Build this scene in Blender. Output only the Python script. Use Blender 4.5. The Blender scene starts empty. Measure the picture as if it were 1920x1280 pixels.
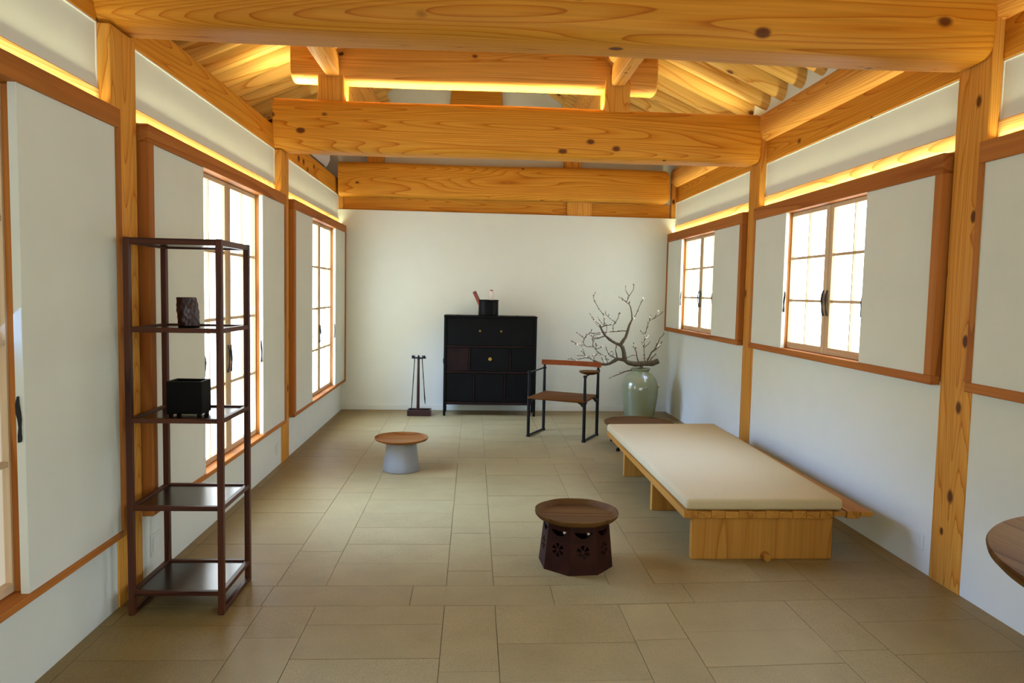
import bpy, bmesh, math, random
from mathutils import Vector, Matrix
from math import sin, cos, pi, radians, hypot, atan2, sqrt
random.seed(11)
S = bpy.context.scene
COL = S.collection

# ------------------------------------------------------------------ camera
F_PX, YAW, PITCH, ROLL, EYE = 1342.33, .0549079, .0686664, -.0202138, 1.55
fw = Vector((sin(YAW)*cos(PITCH), cos(YAW)*cos(PITCH), -sin(PITCH)))
rt = Vector((cos(YAW), -sin(YAW), 0)); dn = fw.cross(rt)
c_, s_ = cos(ROLL), sin(ROLL)
right, down = rt*c_+dn*s_, dn*c_-rt*s_
cam = bpy.data.cameras.new('camera'); cam.sensor_width = 36; cam.lens = F_PX/1920*36; cam.clip_start = .05
cam_o = bpy.data.objects.new('camera', cam); COL.objects.link(cam_o)
cam_o.matrix_world = Matrix(((right.x, -down.x, -fw.x, 0), (right.y, -down.y, -fw.y, 0), (right.z, -down.z, -fw.z, EYE), (0, 0, 0, 1)))
S.camera = cam_o

# ------------------------------------------------------------------ world, exposure
W = bpy.data.worlds.new('world'); S.world = W; W.use_nodes = True
W.node_tree.nodes['Background'].inputs[0].default_value = (.75, .85, 1, 1)
W.node_tree.nodes['Background'].inputs[1].default_value = .5
S.view_settings.view_transform = 'Standard'; S.view_settings.look = 'None'
S.view_settings.exposure = 0.21; S.view_settings.gamma = 1; S.view_settings.use_curve_mapping = False
S.cycles.use_denoising = True; S.cycles.use_light_tree = False
S.cycles.max_bounces = 6; S.cycles.diffuse_bounces = 5; S.cycles.glossy_bounces = 2; S.cycles.transparent_max_bounces = 4
S.cycles.caustics_reflective = False; S.cycles.caustics_refractive = False
S.cycles.use_adaptive_sampling = True; S.cycles.adaptive_threshold = .03

PANE_E = 4.2            # daylight glowing through the papered windows
LED_W, LED_BEAM, LED_COL = 2.3, 7.0, (1.0, .95, .60)
DOOR_W = 80.0             # daylight through the unseen papered doors added behind the camera
SPREAD_W = 84.0         # daylight that passes straight through each papered window

# ------------------------------------------------------------------ materials
def lin(c): return tuple(((v/255)/12.92 if v/255 <= .04045 else ((v/255+.055)/1.055)**2.4) for v in c)+(1,)
class N:
    def __init__(s, name):
        s.m = bpy.data.materials.new(name); s.m.use_nodes = True; s.t = s.m.node_tree; s.n = s.t.nodes
        s.b = s.n['Principled BSDF']
    def add(s, typ, **kw):
        n = s.n.new(typ)
        for k, v in kw.items():
            if k.startswith('i_'):
                key = k[2:]; key = int(key) if key.isdigit() else key.replace('_', ' ')
                n.inputs[key].default_value = v
            else: setattr(n, k, v)
        return n
    def link(s, a, b): s.t.links.new(a, b)
    def math(s, op, a, b=None, c=None):
        n = s.add('ShaderNodeMath', operation=op)
        for i, v in enumerate((a, b, c)):
            if v is None: continue
            if isinstance(v, (int, float)): n.inputs[i].default_value = v
            else: s.link(v, n.inputs[i])
        return n.outputs[0]
    def vmath(s, op, a, b):
        n = s.add('ShaderNodeVectorMath', operation=op)
        for i, v in enumerate((a, b)):
            if isinstance(v, tuple): n.inputs[i].default_value = v
            else: s.link(v, n.inputs[i])
        return n.outputs[0]
    def ramp(s, fac, stops):
        n = s.add('ShaderNodeValToRGB'); e = n.color_ramp.elements
        while len(e) > 1: e.remove(e[-1])
        for i, (p, c) in enumerate(stops):
            x = e[0] if i == 0 else e.new(p)
            x.position = p; x.color = c if len(c) == 4 else tuple(c)+(1,)
        s.link(fac, n.inputs[0]); return n.outputs[0]
    def mix(s, fac, a, b, typ='MIX'):
        n = s.add('ShaderNodeMix', data_type='RGBA', blend_type=typ)
        for i, v in ((0, fac), (6, a), (7, b)):
            if isinstance(v, (int, float, tuple)): n.inputs[i].default_value = v
            else: s.link(v, n.inputs[i])
        return n.outputs[2]
    def coords(s, scale=(1, 1, 1), rnd=True):
        tc = s.add('ShaderNodeTexCoord'); v = tc.outputs['Object']
        if rnd:
            oi = s.add('ShaderNodeObjectInfo')
            cx = s.add('ShaderNodeCombineXYZ')
            for i, k in enumerate((37.1, 91.7, 53.3)): s.link(s.math('MULTIPLY', oi.outputs['Random'], k), cx.inputs[i])
            v = s.vmath('ADD', v, cx.outputs[0])
        return s.vmath('MULTIPLY', v, scale)
    def bump(s, h, strength, dist=.01):
        n = s.add('ShaderNodeBump', i_Strength=strength, i_Distance=dist); s.link(h, n.inputs['Height']); s.link(n.outputs[0], s.b.inputs['Normal'])

def wood(name, light, mid, dark, axis='X', rings=16, scale=2.0, knots=.45, rough=.55, kscale=2.3, along=.1, sheen=.15):
    s = N(name); ai = 'XYZ'.index(axis)
    sc = [1, 1, 1]; sc[ai] = along
    v = s.coords(tuple(sc))
    n1 = s.add('ShaderNodeTexNoise', i_Scale=scale, i_Detail=2, i_Roughness=.45, i_Distortion=.25); s.link(v, n1.inputs['Vector'])
    ph = s.math('MULTIPLY', n1.outputs[0], rings)
    km = None
    if knots:
        sk = [1, 1, 1]; sk[ai] = .62
        vk = s.coords(tuple(sk))
        vo = s.add('ShaderNodeTexVoronoi', i_Scale=kscale, i_Randomness=1.0); s.link(vk, vo.inputs['Vector'])
        sep = s.add('ShaderNodeSeparateColor'); s.link(vo.outputs['Color'], sep.inputs[0])
        keep = s.math('GREATER_THAN', sep.outputs[0], 1-knots)
        rad = s.math('MULTIPLY_ADD', sep.outputs[1], .16, .10)
        kd = s.math('MULTIPLY', s.math('SUBTRACT', 1, s.math('DIVIDE', vo.outputs['Distance'], rad)), 2.6)
        km = s.math('MULTIPLY', keep, s.math('MINIMUM', 1, s.math('MAXIMUM', 0, kd)))
        halo = s.math('MULTIPLY', keep, s.math('POWER', 2.718, s.math('MULTIPLY', vo.outputs['Distance'], -9)))
        ph = s.math('ADD', ph, s.math('MULTIPLY', halo, 1.6))
    saw = s.math('FRACT', ph)
    ringc = s.ramp(saw, [(0, lin(light)), (.45, lin(light)), (.84, lin(mid)), (.96, lin(dark)), (1, lin(light))])
    sf = [70, 70, 70]; sf[ai] = 1.6
    vf = s.coords(tuple(sf))
    nf = s.add('ShaderNodeTexNoise', i_Scale=1, i_Detail=2); s.link(vf, nf.inputs['Vector'])
    nl = s.add('ShaderNodeTexNoise', i_Scale=1.3, i_Detail=1); s.link(v, nl.inputs['Vector'])
    fib = s.ramp(nf.outputs[0], [(.3, (.86, .84, .8)), (.7, (1.06, 1.06, 1.06))])
    col = s.mix(1.0, ringc, fib, 'MULTIPLY')
    low = s.ramp(nl.outputs[0], [(.3, (.86, .8, .7)), (.7, (1.08, 1.08, 1.08))])
    col = s.mix(.8, col, s.mix(1, col, low, 'MULTIPLY'))
    if km is not None:
        col = s.mix(s.math('MULTIPLY', km, .9), col, lin((78, 34, 12)))
    s.link(col, s.b.inputs['Base Color'])
    s.b.inputs['Roughness'].default_value = rough
    s.b.inputs['Specular IOR Level'].default_value = sheen
    return s.m

def plain(name, col, rough=.5, metal=0, spec=.5, noise=0, nscale=8, bump=0, coat=0, rnd=False):
    s = N(name)
    s.b.inputs['Roughness'].default_value = rough; s.b.inputs['Metallic'].default_value = metal
    s.b.inputs['Specular IOR Level'].default_value = spec; s.b.inputs['Coat Weight'].default_value = coat
    v = s.coords((1, 1, 1), rnd)
    n = s.add('ShaderNodeTexNoise', i_Scale=nscale, i_Detail=2); s.link(v, n.inputs['Vector'])
    c = lin(col)
    a = tuple(max(0, x*(1-noise)) for x in c[:3])+(1,); b = tuple(min(1, x*(1+noise)) for x in c[:3])+(1,)
    s.link(s.ramp(n.outputs[0], [(.3, a), (.7, b)]), s.b.inputs['Base Color'])
    if bump: s.bump(n.outputs[0], bump)
    return s.m

PINE = dict(light=(207, 144, 46), mid=(197, 127, 32), dark=(172, 98, 18), rings=66, along=.06, kscale=7, knots=.2)
M = {}
for a in 'XY': M['pine'+a] = wood('pine_'+a, axis=a, **PINE)
M['pineZ'] = wood('pine_post', axis='Z', **dict(PINE, light=(220, 160, 70), mid=(212, 146, 56), dark=(186, 114, 34)))  # same pine lightened, the daylight on the posts put into the colour
M['pineU'] = wood('pine_upper', axis='X', **dict(PINE, light=(214, 156, 74), mid=(206, 142, 58), dark=(180, 110, 34)))  # paler pine, strip-lamp glare on the upper timbers put into the colour
M['pineL'] = wood('pine_lintel', axis='Y', **dict(PINE, light=(220, 180, 112), mid=(210, 160, 86), dark=(186, 126, 54)))  # palest pine, the strip lamps' wash over the lintels mixed into the colour
M['rafter'] = wood('pine_rafter', (222, 178, 96), (214, 166, 82), (190, 130, 54), 'X', rings=22, knots=.3, scale=1.6, kscale=7)
for a in 'XYZ': M['frame'+a] = wood('frame_wood_'+a, (176, 112, 50), (166, 100, 41), (148, 84, 30), a, rings=7, scale=2, knots=0, rough=.6, along=.06)
for a in 'YZ': M['sash'+a] = wood('sash_wood_'+a, (208, 184, 150), (202, 176, 140), (192, 164, 126), a, rings=6, knots=0, rough=.6, along=.06)
for a in 'XYZ': M['ash'+a] = wood('daybed_wood_'+a, (176, 124, 50), (170, 116, 43), (156, 100, 32), a, rings=10, scale=2.6, knots=.06, rough=.55, along=.08)
for a in 'XYZ': M['rose'+a] = wood('rosewood_'+a, (80, 42, 24), (64, 31, 17), (42, 18, 10), a, rings=14, scale=3, knots=0, rough=.4, sheen=.25, along=.05)
M['shelfboard'] = wood('ebony_board', (46, 40, 34), (36, 30, 25), (22, 17, 14), 'X', rings=14, scale=3, knots=0, rough=.2, sheen=.6, along=.05)
M['lacquer'] = plain('black_lacquer', (11, 10, 8), .45, noise=.35, nscale=5, spec=.08)
M['lacquer_red'] = plain('dark_red_lacquer', (52, 26, 17), .35, noise=.4, nscale=6, spec=.35)
M['chestred'] = plain('red_black_lacquer', (30, 15, 10), .45, noise=.5, nscale=5, spec=.1)
M['black'] = plain('black_iron', (13, 12, 10), .45, spec=.2)
M['strap'] = plain('black_cloth_strap', (20, 20, 20), .8, noise=.3, nscale=60)
M['brass'] = plain('aged_brass', (150, 118, 50), .4, metal=.9, noise=.3, nscale=50)
M['plaster'] = plain('white_plaster', (214, 219, 204), .85, noise=.012, nscale=6, spec=.2)
M['paper'] = plain('papered_panel', (212, 216, 201), .8, noise=.025, nscale=3, spec=.2)
M['grout'] = plain('grout', (96, 82, 54), .9, noise=.15, nscale=20)
M['white'] = plain('white_plastic', (226, 224, 216), .45)
M['grey'] = plain('grey_plastic', (120, 120, 112), .5)
M['led'] = plain('aluminium_profile', (190, 190, 185), .4, metal=.8)
M['greypaint'] = plain('grey_glazed_base', (124, 122, 114), .4, noise=.06, nscale=3, spec=.5)
M['traywood'] = wood('walnut_tray', (140, 92, 44), (130, 82, 37), (108, 62, 26), 'X', rings=14, scale=2, knots=0, rough=.55, along=.06, sheen=.08)
M['trayold'] = wood('aged_tray', (100, 70, 34), (90, 60, 27), (74, 46, 19), 'X', rings=12, scale=2, knots=0, rough=.6, along=.06, sheen=.05)
M['oldred'] = plain('aged_dark_wood', (46, 20, 9), .55, spec=.08, noise=.35, nscale=7, bump=.1)
M['tablewood'] = wood('table_wood', (112, 80, 36), (104, 71, 29), (88, 56, 20), 'Y', rings=10, scale=2, knots=0, rough=.6, along=.06, sheen=.05)
M['seat'] = wood('seat_leather_wood', (96, 60, 24), (88, 53, 19), (76, 44, 15), 'X', rings=5, scale=2, knots=0, rough=.6, along=.1, sheen=.04)
M['backbar'] = wood('back_bar_wood', (130, 66, 24), (118, 57, 18), (98, 44, 12), 'X', rings=9, scale=3, knots=0, rough=.55, along=.06, sheen=.08)
M['fabric'] = plain('linen_mattress', (188, 170, 126), .9, noise=.03, nscale=120, bump=.05, spec=.15)
M['celadon'] = plain('celadon_glaze', (126, 130, 94), .14, noise=.12, nscale=4, spec=.6, coat=.3)
M['bark'] = plain('bark', (82, 70, 46), .9, noise=.4, nscale=40, bump=.4)
M['blossom'] = plain('white_blossom', (238, 226, 206), .7)
M['bud'] = plain('brown_bud', (92, 74, 50), .8)
M['scrollred'] = plain('red_brown_scroll', (134, 62, 42), .5, noise=.2, nscale=40)
M['paperroll'] = plain('paper_roll', (222, 212, 196), .7)
M['rolltip'] = plain('roll_tip_wood', (150, 84, 44), .6)

def stone():
    s = N('granite_slab')
    v = s.coords((1, 1, 1))
    n1 = s.add('ShaderNodeTexNoise', i_Scale=260, i_Detail=2); s.link(v, n1.inputs['Vector'])
    n2 = s.add('ShaderNodeTexNoise', i_Scale=5, i_Detail=4, i_Roughness=.6); s.link(v, n2.inputs['Vector'])
    n3 = s.add('ShaderNodeTexVoronoi', i_Scale=180); s.link(v, n3.inputs['Vector'])
    oi = s.add('ShaderNodeObjectInfo')
    base = s.ramp(n1.outputs[0], [(.3, lin((121, 101, 58))), (.55, lin((138, 116, 68))), (.72, lin((155, 133, 84)))])
    col = s.mix(1, base, s.ramp(n2.outputs[0], [(.3, (.9, .89, .86)), (.7, (1.07, 1.07, 1.06))]), 'MULTIPLY')
    col = s.mix(1, col, s.ramp(oi.outputs['Random'], [(0, (.95, .945, .935)), (1, (1.04, 1.04, 1.05))]), 'MULTIPLY')
    col = s.mix(s.math('MULTIPLY', s.math('LESS_THAN', n3.outputs['Distance'], .10), .22), col, lin((78, 66, 44)))
    s.link(col, s.b.inputs['Base Color']); s.b.inputs['Roughness'].default_value = .48
    s.b.inputs['Specular IOR Level'].default_value = .35
    return s.m
M['stone'] = stone()

def glow(name, col, e, clear):
    s = N(name); s.n.remove(s.b); out = s.n['Material Output']
    em = s.add('ShaderNodeEmission', i_Color=col, i_Strength=e); tr = s.add('ShaderNodeBsdfTransparent')
    mx = s.add('ShaderNodeMixShader', i_0=clear); s.link(em.outputs[0], mx.inputs[1]); s.link(tr.outputs[0], mx.inputs[2])
    s.link(mx.outputs[0], out.inputs[0]); s.m.cycles.emission_sampling = 'NONE'; return s.m
M['pane'] = glow('daylit_window_paper', (.84, .94, 1.0, 1), PANE_E/.6, .4)
M['pane_dim'] = glow('dim_window_paper', (1.0, .86, .64, 1), .5, .1)  # same window paper, given a weaker, warmer glow for the nearest left window

# ------------------------------------------------------------------ mesh helpers
ORG = {}                                        # world origin of every object (no root is rotated unless said)
class MB:
    def __init__(s): s.bm = bmesh.new()
    def face(s, pts): return s.bm.faces.new([s.bm.verts.new(p) for p in pts])
    def hexa(s, p, bev=0, seg=1):               # p: 8 corners, bottom ring then top ring
        v = [s.bm.verts.new(q) for q in p]
        fs = [s.bm.faces.new([v[i] for i in f]) for f in ((3, 2, 1, 0), (4, 5, 6, 7), (0, 1, 5, 4), (1, 2, 6, 5), (2, 3, 7, 6), (3, 0, 4, 7))]
        if bev: bmesh.ops.bevel(s.bm, geom=list({e for f in fs for e in f.edges}), offset=bev, segments=seg, profile=.5, affect='EDGES')
        return s
    def box(s, x0, x1, y0, y1, z0, z1, bev=0, seg=1):
        return s.hexa([(x0, y0, z0), (x1, y0, z0), (x1, y1, z0), (x0, y1, z0), (x0, y0, z1), (x1, y0, z1), (x1, y1, z1), (x0, y1, z1)], bev, seg)
    def rings(s, R, cap=True, close=True):
        vs = [[s.bm.verts.new(p) for p in r] for r in R]; n = len(R[0])
        for a, b in zip(vs, vs[1:]):
            for i in range(n if close else n-1):
                s.bm.faces.new((a[i], a[(i+1) % n], b[(i+1) % n], b[i]))
        if cap: s.bm.faces.new(vs[0][::-1]); s.bm.faces.new(vs[-1])
        return s
    def tube(s, pts, rad, n=10, cap=True):
        P = [Vector(p) for p in pts]; R = rad if isinstance(rad, (list, tuple)) else [rad]*len(P)
        out = []; u = None
        for i, p in enumerate(P):
            t = ((P[i+1]-p) if i == 0 else (p-P[i-1]) if i == len(P)-1 else (P[i+1]-P[i-1])).normalized()
            if u is None: u = t.orthogonal()
            u = (u-t*u.dot(t)).normalized(); w = t.cross(u)
            out.append([p+(u*cos(2*pi*k/n)+w*sin(2*pi*k/n))*R[i] for k in range(n)])
        return s.rings(out, cap)
    def lathe(s, prof, c, n=40, cap=True, wave=None):
        R = []
        for r, z in prof:
            R.append([(c[0]+(r*(wave(2*pi*k/n) if wave and r > .1 else 1))*cos(2*pi*k/n), c[1]+(r*(wave(2*pi*k/n) if wave and r > .1 else 1))*sin(2*pi*k/n), c[2]+z) for k in range(n)])
        return s.rings(R, cap)
    def add(s, verts, faces):
        v = [s.bm.verts.new(p) for p in verts]
        for f in faces:
            try: s.bm.faces.new([v[i] for i in f])
            except ValueError: pass
        return s
    def build(s, name, mat, parent=None, loc=None, smooth=None, local=None, kind=None):
        """world-space vertices -> object; local=(loc, matrix3) keeps local vertices"""
        bmesh.ops.recalc_face_normals(s.bm, faces=s.bm.faces)
        me = bpy.data.meshes.new(name)
        if local is None:
            if loc is None:
                lo = [min(v.co[i] for v in s.bm.verts) for i in range(3)]; hi = [max(v.co[i] for v in s.bm.verts) for i in range(3)]
                loc = Vector(((lo[0]+hi[0])/2, (lo[1]+hi[1])/2, lo[2]))
            loc = Vector(loc)
            bmesh.ops.translate(s.bm, vec=-loc, verts=s.bm.verts)
        s.bm.to_mesh(me); s.bm.free()
        if smooth is not None:
            me.polygons.foreach_set('use_smooth', [True]*len(me.polygons)); me.set_sharp_from_angle(angle=radians(smooth))
        me.materials.append(M[mat])
        o = bpy.data.objects.new(name, me); COL.objects.link(o)
        if local is not None: loc = Vector(local[0]); rot = local[1].to_euler()
        else: rot = None
        put(o, loc, parent)
        if rot is not None: o.rotation_euler = rot
        if kind: o['kind'] = kind
        return o
def put(o, loc, parent=None):
    ORG[o] = Vector(loc)
    if parent is not None:
        o.parent = parent; o.location = ORG[o]-ORG[parent]
    else: o.location = loc
def thing(name, loc, label=None, cat=None, group=None, kind=None):
    o = bpy.data.objects.new(name, None); COL.objects.link(o); o.empty_display_size = .1; put(o, loc)
    tag(o, label, cat, group, kind); return o
def tag(o, label=None, cat=None, group=None, kind=None):
    for k, v in (('label', label), ('category', cat), ('group', group), ('kind', kind)):
        if v: o[k] = v
    return o
def area(name, loc, sx, sy, power, col, rot, parent=None, spread=180):
    l = bpy.data.lights.new(name, 'AREA'); l.shape = 'RECTANGLE'; l.size = sx; l.size_y = sy; l.energy = power; l.color = col; l.spread = radians(spread)
    o = bpy.data.objects.new(name, l); COL.objects.link(o); put(o, loc, parent); o.rotation_euler = rot; return o
def superell(w, h, n=24, e=4):
    out = []
    for k in range(n):
        t = 2*pi*(k+.5)/n; c, q = cos(t), sin(t)
        out.append((math.copysign(abs(c)**(2/e), c)*w/2, math.copysign(abs(q)**(2/e), q)*h/2))
    return out
def log(p0, p1, w, h, e, name, mat, parent=None, r0=.0, r1=.0, seg=24, wob=.004):
    """a timber along its own x axis from p0 to p1 (axis points), superelliptic section, ends rounded by r0, r1"""
    p0, p1 = Vector(p0), Vector(p1); L = (p1-p0).length; x = (p1-p0).normalized()
    y = Vector((0, 0, 1)).cross(x)
    if y.length < 1e-3: y = Vector((0, 1, 0))
    y.normalize(); z = x.cross(y)
    rot = Matrix((x, y, z)).transposed()
    st = []
    if r0: st += [(0, 1-2*r0/h), (r0*.3, 1-2*r0*.3/h), (r0, 1)]
    else: st += [(0, 1)]
    k = max(2, int(L/.5))
    st += [(r0+(L-r0-r1)*i/k, 1) for i in range(1, k)]
    if r1: st += [(L-r1, 1), (L-r1*.3, 1-2*r1*.3/h), (L, 1-2*r1/h)]
    else: st += [(L, 1)]
    sec = superell(w, h, seg, e); ph = random.random()*9
    R = [[(t, a*sc+wob*sin(t*1.7+ph), b*(1-(1-sc)*1)+wob*sin(t*2.3+ph*2)) for a, b in sec] for t, sc in st]
    return MB().rings(R).build(name, mat, parent, local=(p0, rot), smooth=50)
def sk(x): return .045*max(0, x-.6)              # the room is a little out of square on its right side

# ------------------------------------------------------------------ floor
XL, XR, YB, YF = -1.68, 2.59, 9.27, -2.4
floor = MB().box(-1.95, 2.85, YF-.2, 9.75, -.12, -.004).build('floor', 'grout', loc=(.4, 3.5, -.12)); floor['kind'] = 'structure'
strips = [(-1.68, -1.62, 1), (-1.62, -1.0, 0), (-1.0, -.745, 1), (-.745, -.118, 0), (-.118, .131, 1), (.131, .75, 0), (.75, 1.0, 1), (1.0, 1.615, 0), (1.615, 1.87, 1), (1.87, 2.49, 0), (2.49, 2.60, 1)]
bands = [(.53, .77), (3.45, 3.69), (6.375, 6.615)]
slabs = []
def cut(y0, y1, step, off):
    ys = [y0]; y = y0+off
    while y < y1-.12:
        if y > y0+.1: ys.append(y)
        y += step
    ys.append(y1); return list(zip(ys, ys[1:]))
rows = [(-2.4, .53), (.77, 3.45), (3.69, 6.375), (6.615, 9.33)]
offs = [0, .31, .5, .31, .2, .12, .45, .2, .3, .25, .1]
for (ra, rb) in rows:
    for i, (a, b, nar) in enumerate(strips):
        for y0, y1 in cut(ra, rb, .62 if nar else .31, offs[i]): slabs.append((a, b, y0, y1))
for (ra, rb) in bands:
    xs = [-1.68, -1.01, -.29, .43, 1.147, 1.87, 2.60]
    for a, b in zip(xs, xs[1:]): slabs.append((a, b, ra, rb))
rest = MB(); G = .0013
def slab(mb, a, b, y0, y1):
    a, b, y0, y1 = a+G, b-G, y0+G, y1-G
    z = random.uniform(-.0007, .0005)
    mb.hexa([(a, y0+sk(a), -.02), (b, y0+sk(b), -.02), (b, y1+sk(b), -.02), (a, y1+sk(a), -.02), (a, y0+sk(a), z), (b, y0+sk(b), z), (b, y1+sk(b), z), (a, y1+sk(a), z)])
n_rest = 0
for a, b, y0, y1 in slabs:
    if y1 > 2.35:
        mb = MB(); slab(mb, a, b, y0, y1); mb.build('slab', 'stone', floor)
    else: slab(rest, a, b, y0, y1); n_rest += 1
rest.build('slab_field', 'stone', floor, kind='stuff')

# ------------------------------------------------------------------ plastered walls
PY_L = [(-2.4, -2.15), (.52, .77), (3.44, 3.69), (6.36, 6.605), (9.28, 9.53)]
DY = .11
bays_L = [(PY_L[i][1], PY_L[i+1][0]) for i in range(4)]
bays_R = [(a+DY, b+DY) for a, b in bays_L]
WC_L = [-.77, 2.08, 5.077, 8.02]; WC_R = [-.65, 2.27, 5.185, 8.145]
def sidewall(name, sx, xin, bays, wc, zb, half, ztr):
    """sx=-1 left, +1 right; xin: plane of the lower wall"""
    out = lambda d: xin+sx*d
    mb = MB()
    def bx(d0, d1, y0, y1, z0, z1):
        a, b = sorted((out(d0), out(d1))); mb.box(a, b, y0, y1, z0, z1)
    for (a, b), c in zip(bays, wc):
        if b < 1: bx(0, .14, a, b, -.02, 2.36); continue
        bx(0, .14, a, b, -.02, zb+.02)
        bx(.055, .14, a, c-half, zb+.02, 2.36); bx(.055, .14, c+half, b, zb+.02, 2.36)
        bx(.055, .14, c-half, c+half, 2.28, 2.36)
    w = mb.build(name, 'plaster', loc=(out(.1), 3.4, 0)); w['kind'] = 'structure'
    for (a, b) in bays:
        x0, x1 = sorted((out(.055), out(.14))); MB().box(x0, x1, a, b, ztr[0]-.01, ztr[1]+.02).build('transom_panel', 'plaster', w)
        xb0, xb1 = sorted((out(.049), out(.056))); t = .007
        MB().box(xb0, xb1, a, b, ztr[0], ztr[0]+t).box(xb0, xb1, a, b, ztr[1]-t, ztr[1]).box(xb0, xb1, a, a+t, ztr[0]+t, ztr[1]-t).box(xb0, xb1, b-t, b, ztr[0]+t, ztr[1]-t).build('edge_bead', 'white', w)
        x0, x1 = sorted((out(.04), out(.16))); MB().box(x0, x1, a, b, 2.335, ztr[0], .006).build('lintel', 'pineL', w)
    return w
wall_l = sidewall('wall_left', -1, XL, bays_L, WC_L, .362, .66, (2.440, 2.738))
wall_r = sidewall('wall_right', 1, XR, bays_R, WC_R, 1.085, .66, (2.466, 2.760))
for (a, b) in bays_L: MB().box(-1.90, -1.728, a, b, 2.738, 2.935, .006).build('head_beam', 'pineY', wall_l)
for (a, b) in bays_R: MB().box(2.636, 2.76, a, b, 2.760, 2.975, .006).build('purlin_bearer', 'pineY', wall_r)
# back wall, a little out of square like the floor
def skbox(mb, x0, x1, y0, y1, z0, z1, n=1):
    f = lambda x: .024*(x+1.67)
    mb.hexa([(x0, y0+f(x0), z0), (x1, y0+f(x1), z0), (x1, y1+f(x1), z0), (x0, y1+f(x0), z0), (x0, y0+f(x0), z1), (x1, y0+f(x1), z1), (x1, y1+f(x1), z1), (x0, y1+f(x0), z1)])
mb = MB(); skbox(mb, -1.75, 2.68, 9.268, 9.36, 0, 2.556); skbox(mb, -2.8, 2.9, 9.36, 9.5, 2.5, 5.2); skbox(mb, -1.95, 2.9, 9.36, 9.5, -.02, 2.5)
wall_b = mb.build('wall_back', 'plaster', loc=(.4, 9.4, 0)); wall_b['kind'] = 'structure'
mb = MB(); skbox(mb, -1.67, 2.58, 9.252, 9.27, 0, .065)
tag(mb.build('baseboard_back', 'paper'), kind='structure')
mb = MB(); skbox(mb, -1.67, 1.20, 9.325, 9.40, 2.55, 2.735); fr = mb.build('frieze_board', 'pineX', wall_b)
mb = MB(); skbox(mb, 1.52, 2.56, 9.315, 9.40, 2.55, 2.735); mb.build('frieze_board', 'pineX', wall_b)
mb = MB(); skbox(mb, 1.20, 1.52, 9.285, 9.40, 2.55, 2.735); mb.build('frieze_block', 'pineZ', wall_b)
DX0, DX1, DZ0, DZ1 = -1.3, 2.2, .12, 2.3     # unseen papered doors, added behind the photographer to light the near walls
mb = MB().box(-2.8, DX0, YF-.15, YF, -.02, 5.2).box(DX1, 2.9, YF-.15, YF, -.02, 5.2).box(DX0, DX1, YF-.15, YF, DZ1, 5.2).box(DX0, DX1, YF-.15, YF, -.02, DZ0)
tag(mb.build('wall_front', 'plaster'), kind='structure')
dr = thing('added_door_1', ((DX0+DX1)/2, YF, DZ0), kind='structure')
for i in range(4):
    w = (DX1-DX0)/4; a = DX0+i*w; b = a+w
    lf = MB().box(a, a+.06, YF-.06, YF-.02, DZ0, DZ1).box(b-.06, b, YF-.06, YF-.02, DZ0, DZ1).box(a+.06, b-.06, YF-.06, YF-.02, DZ0, DZ0+.25).box(a+.06, b-.06, YF-.06, YF-.02, DZ1-.07, DZ1).build('leaf', 'frameZ', dr)
    xm = (a+b)/2; zs = [DZ0+.25+(DZ1-.07-DZ0-.25)*k/4 for k in range(5)]
    MB().box(xm-.006, xm+.006, YF-.055, YF-.03, zs[0], zs[4]).build('muntin', 'sashZ', lf)
    for z in zs[1:4]: MB().box(a+.06, b-.06, YF-.055, YF-.03, z-.01, z+.01).build('muntin', 'sashZ', lf)
    for z0, z1 in zip(zs, zs[1:]):
        for q0, q1 in ((a+.06, xm), (xm, b-.06)): MB().box(q0, q1, YF-.057, YF-.0555, z0, z1).build('pane', 'pane', lf)
area('daylight', ((DX0+DX1)/2, YF-.1, 1.3), DX1-DX0-.1, 1.85, DOOR_W, (.84, .95, 1.0), (pi/2, 0, 0), None, 150)  # lamp for the daylight sent in through the added doors

# ------------------------------------------------------------------ posts and tie beams
lab_l = {2: 'knotty pine post on the left wall behind the tall open shelf', 3: 'pine post on the left wall between the two tall bright windows', 4: 'pine corner post at the left end of the back wall'}
lab_r = {2: 'knotty pine post on the right wall beside the near end of the daybed', 3: 'pine post on the right wall between the two small windows', 4: 'pine corner post at the right end of the back wall'}
for i, (a, b) in enumerate(PY_L):
    if i == 0: continue
    if i == 1:  # pair of wall posts beside the camera, outside the view
        tag(MB().box(-1.92, -1.67, a, b, -.004, 2.737, .012, 2).build('unseen_post_1', 'pineZ', smooth=40), kind='structure')
        tag(MB().box(2.58, 2.83, a+DY, b+DY, -.004, 3.02, .012, 2).build('unseen_post_2', 'pineZ', smooth=40), kind='structure'); continue
    o = MB().box(-1.92, -1.67, a, b, -.004, 2.737, .012, 2).build('timber_post', 'pineZ', loc=(-1.795, (a+b)/2, 0), smooth=40)
    tag(o, lab_l[i], 'post', 'square pine posts of the two side walls')
    top = 3.02
    mb = MB().box(2.58, 2.83, a+DY, b+DY, -.004, top, .012, 2)
    o = mb.build('timber_post', 'pineZ', loc=(2.705, (a+b)/2+DY, 0), smooth=40)
    tag(o, lab_r[i], 'post', 'square pine posts of the two side walls')
def tie(yl, z0, h, w, label, x1=2.575, xl=-1.74, yr=None, e=4.2, r1=.03):
    o = log((xl, yl, z0+h/2), (x1, (yl+DY) if yr is None else yr, z0+h/2+.022), w, h, e, 'tie_beam', 'pineX', None, 0, r1, 28, .006)
    return tag(o, label, 'beam', 'heavy pine tie beams crossing the room')
beamA = tie(3.565, 2.737, .47, .33, 'nearest and largest pine tie beam along the top edge')
beamB = tie(6.48, 2.735, .445, .31, 'middle pine tie beam with two dark knots, under the lit upper beam')
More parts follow.
